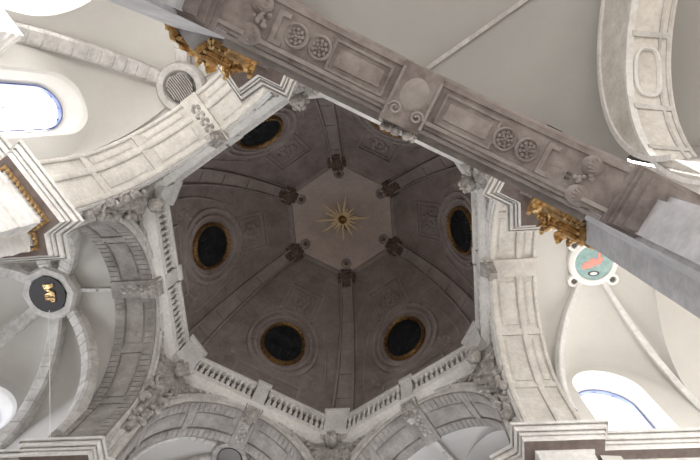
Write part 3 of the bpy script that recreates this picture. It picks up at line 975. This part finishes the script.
# local frame of the chapel: n points left in the picture, t points up in it; letters run down, their tops towards +t x
m = MB()
X = lambda u, v: (9.55 - .12 - v*.8, .36 - u*.8)      # u along the writing, v across it
for p_, q_, w_ in (((.02,-.2),(.02,.2),.05),((.02,.2),(.2,-.18),.11),((.2,-.18),(.34,.2),.05),((.34,.2),(.48,-.18),.11),((.48,-.2),(.48,.2),.05),((-.04,.2),(.08,.2),.035),((-.04,-.2),(.08,-.2),.035),((.43,.2),(.55,.2),.035),((.43,-.2),(.55,-.2),.035)):
    stroke(m, X(*p_), X(*q_), w_)
m.build('gilt_letter', M_GOLDB, bd, None)
m = MB()
for p_, q_, w_ in (((.63,-.2),(.63,.2),.07),((.63,.2),(.74,.17),.05),((.74,.17),(.76,.06),.05),((.76,.06),(.63,.0),.05),((.58,-.2),(.68,-.2),.035)):
    stroke(m, X(*p_), X(*q_), w_)
m.build('gilt_letter', M_GOLDB, bd, None)
# small corbel at the rib foot
def corbel(a, n, tt, z, label, mat, s=1.0, out=(-1,0)):
    t = thing('rib_corbel', label, 'corbel', a, (n,tt,z))
    m = MB()
    for hw, z0, z1 in ((.30,-.05,.05),(.25,-.12,-.05),(.20,-.22,-.12),(.14,-.42,-.22),(.08,-.55,-.42)):
        m.box((n,tt,z+(z0+z1)/2*s), (hw*s,hw*s,(z1-z0)/2*s))
    m.build('corbel_block', mat, t, (n,tt,z))
    return t
corbel(180, 9.6,-3.72,15.35, 'small moulded corbel under a rib of the monogram chapel', M_RIB)
# thin hanging cord below the monogram boss
p0 = Vector(W(180, 9.7,-.5,19.2)); 
m = MB(); m.tube([p0, Vector(W(180, 6.8,-2.55,14.05))], .012, 6); o = m.build('hanging_cord', M_WHITE, None, p0); o.location = p0
tag(o, 'thin white cord hanging from the monogram vault to the cornice', 'cord')

# right chapel (painted medallion)
cfgR = [(7.2,-3.05,15.4),(10.7,-3.3,15.4),(10.7,3.3,15.4),(7.2,3.05,15.4)]
BR = (9.05,0,19.35)
C, B = chapel(0, 'right', cfgR, BR, [2.9,3.2,2.9,3.85], (M_PLASTER, M_PLASTER), .06, .1, {0:(.12,.86,13.4,7.0,1.6,M_WIN_ADDED_S,.16), 2:(.30,.86,16.75,11.0,1.15,M_WIN_R,.1)}, nowall=(1,))  # first window is unseen, added to light the cornice and soffit
labs = ['toward the pier beside the near carved arch','toward the outer pier past the near carved arch','toward the outer pier beyond the tall bright window','toward the pier left of the tall bright window']
for i, P in enumerate(C):
    rib_obj(P, B, .09, .12, 'vault_rib', 'thin plaster rib from the painted medallion ' + labs[i], M_TRIM, 'vault ribs of the medallion chapel')
t = thing('transverse_arch', 'pale stone arch band across the medallion chapel, beyond the bright window', 'arch', 0, (10.7,3.3,15.4))
m = MB(); m.rings([[(10.7, 3.3*math.cos(q), 15.4+3.3*math.sin(q)), (11.2, 3.3*math.cos(q), 15.4+3.3*math.sin(q)), (11.2, 3.7*math.cos(q), 15.4+3.7*math.sin(q)), (10.7, 3.7*math.cos(q), 15.4+3.7*math.sin(q))] for q in [PI*k/40 for k in range(41)]])
m.build('arch_ring', M_TRIM, t, None, True)
for n_ in (10.68, 11.14):
    m = MB(); m.rings([[(n_, 3.31*math.cos(q), 15.4+3.31*math.sin(q)), (n_, 3.24*math.cos(q), 15.4+3.24*math.sin(q)), (n_+.08, 3.24*math.cos(q), 15.4+3.24*math.sin(q)), (n_+.08, 3.31*math.cos(q), 15.4+3.31*math.sin(q))] for q in [PI*k/40 for k in range(41)]])
    m.build('arch_listel', M_STONE, t, None, True)
m = MB()
for q in (-1, 1): m.box((10.95, q*3.5, 7.7), (.25,.22,7.7))
m.build('arch_post', M_TRIM, t)
m = MB()
m.grid(lambda u, v: W(0, 10.66+4*u, 3.55*math.cos(PI*v), 15.4+3.55*math.sin(PI*v)), 6, 30)
m.grid(lambda u, v: W(0, 10.66+4*u, 3.55, 15.4*v), 2, 2)
m.grid(lambda u, v: W(0, 10.66+4*u, -3.55, 15.4*v), 2, 2)
struct(m.build('ceiling_right_outer', M_PLASTER, None, None, True))
t = thing('painted_medallion', 'round painted medallion with pink figures on teal, white lugged frame', 'medallion', 0, BR)
bz = BR[2]-.12
m = MB(); m.lathe((9.05,0,bz), [(.78,.15),(.80,.0),(.78,-.08),(.66,-.14),(.60,-.12),(.58,-.02)], 32); m.build('white_frame', M_WHITE, t, BR, True)
for k in range(4):
    a = rad(45+90*k); cx, cy = 9.05+.86*math.cos(a), .86*math.sin(a)
    m = MB(); m.lathe((cx,cy,bz-.02), [(.2,.12),(.2,-.06),(.11,-.08),(.09,.02),(.02,.02)], 14); lg = m.build('frame_lug', M_WHITE, t, BR, True)
    m = MB(); m.lathe((cx,cy,bz-.03), [(.085,.0),(.085,-.02),(.01,-.02)], 10); m.build('lug_hole', M_GRILLE, lg, None)
m = MB(); m.lathe((9.05,0,bz), [(.60,.0),(.60,-.06),(.3,-.09),(.01,-.10)], 32); pd = m.build('painted_disc', M_TEAL, t, BR, True)
# paint: local x runs right in the picture, y runs down
m = MB()
for x, y, rx, ry in ((-.16,.06,.20,.13),(.06,-.02,.20,.12),(-.28,.12,.1,.1),(.2,-.1,.1,.1),(.17,-.28,.05,.14),(.24,-.36,.08,.05),(-.05,-.12,.1,.06)):
    m.ball((9.05+x, y, bz-.09), 1, 12, (rx,ry,.03))
m.build('painted_figures', M_PINK, pd, None, True)
m = MB(); m.ball((9.05+.0,.36,bz-.08), 1, 12, (.19,.1,.03)); m.build('painted_cloud', M_GRILLE, pd, None, True)
m = MB(); m.ball((9.05+.0,.36,bz-.10), 1, 12, (.12,.06,.025)); m.build('painted_highlight', M_WHITE, pd, None, True)

# upper left chapel (sunlit)
cfgT = [(7.2,-3.05,15.4),(10.3,-1.7,14.6),(11.0,2.6,15.0),(7.2,3.05,15.4)]
BT = (7.75,-.2,20.1)
C, B = chapel(240, 'upper', cfgT, BT, [3.0,3.1,3.0,3.85], (M_PLASTER, M_PLASTER), .2, .25, {0:(.2,.72,16.6,12.5,1.5,M_WIN_T,.28), 1:(.12,.88,15.4,11.5,2.3,M_WIN_T,.12), 2:(.12,.88,13.2,7.0,1.4,M_WIN_ADDED_P,.1)})  # last window is unseen, added to brighten the opposite cornice and soffit
for i, w in ((1,.25),(2,.25)):
    rib_obj(C[i], B, w, .24, 'vault_rib', 'weathered stone rib of the sunlit chapel ' + ['','running from the grille boss to the bracket','running from the grille boss over the bright wall'][i], M_RIB, 'vault ribs of the sunlit chapel')
t = ring_boss(240, (7.75,-.2,20.0), .82, 'round stone ring boss with a dark metal grille', sides=12)
m = MB(); m.lathe((7.75,-.2,19.72), [(.44,.02),(.44,-.02),(.02,-.02)], 24); g = m.build('grille', M_GRILLE, t, (7.75,-.2,20.0))
m = MB()
for k in range(-5, 6):
    y = k*.075; h = math.sqrt(max(0, .43**2-y*y))
    m.tube([(7.75-h,-.2+y,19.68),(7.75,-.2+y+.02,19.68),(7.75+h,-.2+y,19.68)], .016, 5)
m.build('grille_bars', M_RIB, g, None)
corbel(240, 10.05,-1.6,14.55, 'moulded bracket at the foot of the sunlit chapel rib', M_TRIM, 1.6)

# lower chapels
for a, key, bn in ((120, 'lower_left', 'dim'), (60, 'lower_right', 'plain grey')):
    cf = [(7.2,-3.05,15.6),(10.4,-3.5,15.4),(10.4,3.5,15.4),(7.2,3.05,15.6)]
    BB = (8.2,0,20.0) if a == 120 else (9.2,0,20.0)
    C, B = chapel(a, key, cf, BB, [2.6,3.0,2.6,3.65], (M_PLASTER_GREY, M_PLASTER_GREY), .2, .25, {1:(.2,.8,14.6,8.0,1.8,M_WIN_L,.2)})
    labs = ['first','second','third','fourth']
    near = {120:['plain grey chapel pier','outer corner by the plain grey chapel','outer corner by the monogram chapel','monogram chapel pier'], 60:['medallion chapel pier','outer corner by the medallion chapel','outer corner by the dim chapel','dim chapel pier']}[a]
    for i, P in enumerate(C):
        if i in (0, 3) and a == 60: continue
        rib_obj(P, B, .14, .18, 'vault_rib', 'grey vault rib of the %s chapel toward the %s' % (bn, near[i]), M_RIB, 'vault ribs of the lower chapels')
ridge(60, (9.2,0,19.85), 19.2, .08, 'straight ridge rib of the plain grey chapel', None, M_RIB)
t = ring_boss(120, (8.15,0,19.9), .74, 'round dark ring boss of the dim chapel', sides=12, mat=M_CARVE)
m = MB(); m.lathe((8.15,0,19.62), [(.44,.02),(.44,-.02),(.02,-.02)], 24); m.build('boss_plate', M_GRILLE, t, (8.15,0,19.9))

# ------------------------------------------------------------------ near bay beyond the carved arch
m = MB()
def nearvault(u, v):
    th = PI*v
    c = math.cos(th)
    return W(300, 6.9 + 9*u, 4.6*c + (12*(c-.55)**1.5 if c > .55 else 0), 13.2 + 6.1*math.sin(th))
m.grid(nearvault, 16, 40)
m.grid(lambda u, v: W(300, 6.9+9*u, 8.22, 13.2*v), 8, 2)
struct(m.build('ceiling_near', M_VAULT, None, (0,0,0), True))
RP = [(6.9,-0.22,19.293),(7.4,0.068,19.299),(7.9,0.358,19.281),(8.4,0.648,19.239),(8.9,0.94,19.171),(9.4,1.232,19.077),(9.9,1.524,18.955),(10.4,1.818,18.803),(10.9,2.112,18.619),(11.4,2.408,18.397),(11.9,2.704,18.135),(12.4,3.002,17.822),(12.9,3.302,17.447)]
p0 = Vector(W(300, *RP[0]))
m = MB(); P3 = [Vector(W(300, *q)) for q in RP]; c_ = (P3[-1]-P3[0]); c_ = Vector((-c_.y, c_.x, 0)).normalized()
m.bar(P3, [c_]*len(P3), [Vector((0,0,-1))]*len(P3), .065, -.06, .13)
o = m.build('vault_rib', M_RIB, None, p0); o.location = p0
tag(o, 'thin straight rib across the smooth vault beyond the carved arch', 'rib')

# transverse arch of the ambulatory, seen at the upper right
def transverse():
    a = 10; d0, d1 = 7.0, 7.95
    co, ro = (-9.54, 12.8), 4.3
    ci, r2 = (-8.87, 11.3), 3.84
    base = (d0, -5.2, 10.3)
    t = thing('transverse_arch', 'curved stone arch with oval soffit panel beyond the carved arch', 'arch', a, base)
    r1 = 0
    def pt(d, r, th): return (d, ci[0]+r*math.cos(rad(th)), ci[1]+r*math.sin(rad(th)))
    def po(d, g, th): return (d, co[0]+(ro+g)*math.cos(rad(th)), co[1]+(ro+g)*math.sin(rad(th)))
    TH = [-12+k*5 for k in range(34)]
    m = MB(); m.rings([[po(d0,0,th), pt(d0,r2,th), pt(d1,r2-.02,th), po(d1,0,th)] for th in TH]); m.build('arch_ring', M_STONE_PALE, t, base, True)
    m = MB(); m.rings([[po(d0-.06,.02,th), po(d0-.06,-.1,th), po(d0+.02,-.1,th), po(d0+.02,.02,th)] for th in TH]); m.build('outer_listel', M_TRIM, t, base, True)
    m = MB(); m.rings([[pt(d0-.05,r2+.06,th), pt(d0-.05,r2-.03,th), pt(d0+.1,r2-.03,th), pt(d0+.1,r2+.06,th)] for th in TH]); m.build('inner_listel', M_TRIM, t, base, True)
    for d in (d1-.12, d1-.3):
        m = MB(); m.rings([[pt(d,r2+.02,th), pt(d,r2-.05,th), pt(d+.06,r2-.05,th), pt(d+.06,r2+.02,th)] for th in TH]); m.build('soffit_listel', M_RIB, t, base, True)
    m = MB()
    dm = (d0+d1)/2 - .05
    pts = []
    for k in range(40):
        a_ = 2*PI*k/40; th = 62 + 9*math.copysign(abs(math.cos(a_))**.7, math.cos(a_)); pts.append(pt(dm + .26*math.copysign(abs(math.sin(a_))**.7, math.sin(a_)), r2-.02, th))
    m.tube(pts, .06, 6, True); m.build('oval_panel', M_TRIM, t, base, True)
    for th in (48, 76, 28):
        m = MB(); m.rings([[pt(d0+.05,r2+.02,th+q), pt(d0+.05,r2-.05,th+q), pt(d1-.05,r2-.05,th+q), pt(d1-.05,r2+.02,th+q)] for q in (-1,1)]); m.build('soffit_crossbar', M_RIB, t, base)
    for k, (gr, z0, z1) in enumerate(((.10,10.25,10.4),(.18,10.4,10.6),(.04,9.95,10.25),(.0,0,9.95))):
        m = MB(); m.box(((d0+d1)/2, -5.25, (z0+z1)/2), ((d1-d0)/2+gr, .34+gr, (z1-z0)/2)); m.build('impost' if k < 3 else 'post', M_TRIM, t, base)
    m = MB()
    for k in range(9):
        m.ball((d0-.05+k*.13, -4.9, 10.1), .11, 8, (1,.8,1.3))
    m.build('impost_leaves', M_TRIM, t, base, True)
    return t
transverse()

# ------------------------------------------------------------------ the near carved arch (side 300)
def near_arch():
    a = 300; n0, n1 = 5.87, 6.57; HTn = 2.5
    base = (n0, 0, 8.0)
    t = thing('carved_arch', 'broad mauve-grey carved arch crossing close overhead, with rosettes and panels', 'arch', a, base)
    zf = lambda tt: 8.08 + .55*(1-(tt/HTn)**2)
    TT = [-HTn + 2*HTn*k/40 for k in range(41)]
    m = MB(); m.rings([[(n0+.10,tt,zf(tt)), (n1-.05,tt,zf(tt)), (n1-.05,tt,10.1), (n0+.10,tt,10.1)] for tt in TT]); m.build('arch_band', M_BEAM, t, base, True)
    # inner mouldings (towards the dome): stepped fillets
    for i, (na, nb, dz) in enumerate(((n0+.12,n0+.17,-.035),(n0+.065,n0+.10,.0),(n0+.0,n0+.05,.05))):
        m = MB(); m.rings([[(na,tt,zf(tt)+dz), (nb,tt,zf(tt)+dz), (nb,tt,zf(tt)+.3), (na,tt,zf(tt)+.3)] for tt in TT]); m.build('inner_fillet', M_BEAMLIGHT if i != 1 else M_BEAM, t, base, True)
    m = MB(); m.rings([[(n0-.10,tt,zf(tt)+.42), (n0+.1,tt,zf(tt)+.42), (n0+.1,tt,zf(tt)+.8), (n0-.06,tt,zf(tt)+.8)] for tt in TT]); m.build('face_moulding', M_BEAMLIGHT, t, base, True)
    m = MB(); m.rings([[(n1-.07,tt,zf(tt)-.03), (n1+.0,tt,zf(tt)-.03), (n1+.0,tt,zf(tt)+.4), (n1-.07,tt,zf(tt)+.4)] for tt in TT]); m.build('outer_fillet', M_BEAM, t, base, True)
    m = MB(); m.rings([[(n1-.02,tt,zf(tt)+.10), (n1+.05,tt,zf(tt)+.10), (n1+.05,tt,10.1), (n1-.02,tt,10.1)] for tt in TT]); m.build('outer_face', M_BEAMLIGHT, t, base, True)
    nm = (n0+n1)/2 + .03
    def frame4(ta, tb, na, nb, w, h, nm_):
        m = MB()
        K = [ta+(tb-ta)*k/8 for k in range(9)]
        for x0, x1 in ((na,na+w),(nb-w,nb)):
            m.rings([[(x0,q,zf(q)+.02),(x1,q,zf(q)+.02),(x1,q,zf(q)-h),(x0,q,zf(q)-h)] for q in K])
        for q0, q1 in ((ta,ta+w),(tb-w,tb)):
            m.rings([[(na,q,zf(q)+.02),(nb,q,zf(q)+.02),(nb,q,zf(q)-h),(na,q,zf(q)-h)] for q in (q0,q1)])
        m.build(nm_, M_BEAM, t, base)
    for ta, tb in ((-1.24,-.46),(.26,1.02)):
        frame4(ta, tb, nm-.2, nm+.2, .035, .035, 'soffit_panel')
        m = MB(); K = [ta+.09+(tb-ta-.18)*k/6 for k in range(7)]
        m.rings([[(nm-.12,q,zf(q)+.02),(nm+.12,q,zf(q)+.02),(nm+.11,q,zf(q)-.022),(nm-.11,q,zf(q)-.022)] for q in K]); m.build('panel_field', M_BEAM, t, base)
        for q, s in ((ta+.07,1),(tb-.07,-1)):
            pass
    # square brackets beyond the rosettes
    for tt in (-1.92, 1.64):
        m = MB(); q0 = tt
        for x0, x1, qa, qb in ((nm-.2,nm+.2,q0-.03,q0+.03),(nm-.2,nm-.14,q0-.03 if tt > 0 else q0-.03,q0+.12 if tt > 0 else q0+.12),(nm+.14,nm+.2,q0-.03,q0+.12)):
            m.rings([[(x0,q,zf(q)+.02),(x1,q,zf(q)+.02),(x1,q,zf(q)-.035),(x0,q,zf(q)-.035)] for q in (qa,qb)])
        m.build('soffit_bracket', M_BEAM, t, base)
    # rosettes
    for tt in (-1.68,-1.38,1.14,1.43):
        z = zf(tt)
        m = MB(); m.lathe((nm,tt,z), [(.155,.02),(.155,-.03),(.135,-.045),(.115,-.03),(.11,-.0)], 24); r = m.build('rosette', M_BEAM, t, base, True)
        m = MB()
        for k in range(9):
            q = 2*PI*k/9; m.ball((nm+.085*math.cos(q), tt+.085*math.sin(q), z-.012), .032, 8, (1,1,.8))
        for k in range(5):
            q = 2*PI*k/5+.3; m.ball((nm+.04*math.cos(q), tt+.04*math.sin(q), z-.02), .026, 8)
        m.ball((nm,tt,z-.03), .024, 8)
        m.build('rosette_petals', M_BEAM, r, None, True)
    # keystone with cartouche
    ka, kb = -.38, .16
    m = MB(); m.rings([[(n0-.04,q,zf(q)-.06),(n1+.02,q,zf(q)-.06),(n1+.02,q,zf(q)+.3),(n0-.04,q,zf(q)+.9)] for q in (ka,-.1,kb)]); ks = m.build('keystone', M_BEAM, t, base)
    m = MB(); m.ball((nm,-.1,zf(-.1)-.05), 1, 18, (.22,.19,.05)); 
    for s in (-1,1):
        pts = []
        for k in range(18):
            q = k/17*3*PI; r = .085*(1-k/22); pts.append((nm-.24+r*math.sin(q), -.1+s*(.15+r*math.cos(q)), zf(0)-.08))
        m.tube(pts, .02, 6)
        m.tube([(n0+.02,-.1+s*.25,zf(0)-.07),(n1-.05,-.1+s*.25,zf(0)-.07)], .022, 6)
    m.build('cartouche', M_BEAMLIGHT, ks, None, True)
    m = MB()
    rnd = random.Random(2)
    for k in range(18): m.ball((n0-.02-rnd.uniform(0,.12), -.1+rnd.uniform(-.26,.26), zf(0)+rnd.uniform(-.05,.35)), rnd.uniform(.03,.06), 7)
    m.build('keystone_leaves', M_CARVE, ks, None, True)
    # end shells and guttae, imposts and jambs
    for s in (-1,1):
        e = s*2.18
        for k, nn in enumerate((n0+.16, n1-.16)):
            m = MB(); m.ball((nn,e,zf(e)), 1, 16, (.13,.17,.05))
            for q in range(5):
                a_ = (q-2)*.45; m.tube([(nn,e+s*.12,zf(e)-.03),(nn+.11*math.sin(a_),e-s*.1*math.cos(a_),zf(e)-.035)], .016, 6)
            m.build('end_shell', M_BEAM, t, base, True)
        m = MB()
        for q in range(8):
            m.ball((nm+random.uniform(-.07,.07), e-s*.08+random.uniform(-.13,.13), zf(e)-.005), random.uniform(.025,.045), 8, (1,1,.7))
        m.build('end_flowers', M_BEAMLIGHT, t, base, True)
        if s > 0:
            m = MB()
            for k in range(2): m.box((nm-.10+.06*k, e-s*.22, zf(e)+.025), (.014,.022,.03))
            m.build('end_pegs', M_GRILLE, t, base)
        # impost: layered slabs with overhang
        m = MB()
        for lip, z0, z1 in ((2.50,8.02,8.10),(2.56,7.97,8.02),(2.60,7.90,7.97),(2.68,7.86,7.90)):
            m.box((nm, s*(lip+1.2)/1 if False else s*(lip+.45), (z0+z1)/2), ((n1-n0)/2+.03-(lip-2.5)*.4, .45, (z1-z0)/2))
        m.build('impost', M_BEAM, t, base)
    return t
near_arch()
# ------------------------------------------------------------------ light
w = bpy.data.worlds.new('daylight'); sc.world = w; w.use_nodes = True
bg = w.node_tree.nodes['Background']; bg.inputs['Color'].default_value = (1, .97, .94, 1); bg.inputs['Strength'].default_value = 1.5
sl = bpy.data.lights.new('sun', 'SUN'); sl.energy = 4.6; sl.angle = rad(2); sl.color = (1,.95,.87)
so = bpy.data.objects.new('sun', sl); COL.objects.link(so); so.location = (12,-20,14)
so.rotation_euler = Vector((-.5*math.cos(rad(27)), .866*math.cos(rad(27)), -math.sin(rad(27)))).to_track_quat('-Z','Y').to_euler()
sc.view_settings.view_transform = 'Standard'
try: sc.view_settings.look = 'None'
except Exception: pass
sc.view_settings.gamma = 1; sc.view_settings.exposure = 0.38; sc.view_settings.use_curve_mapping = False
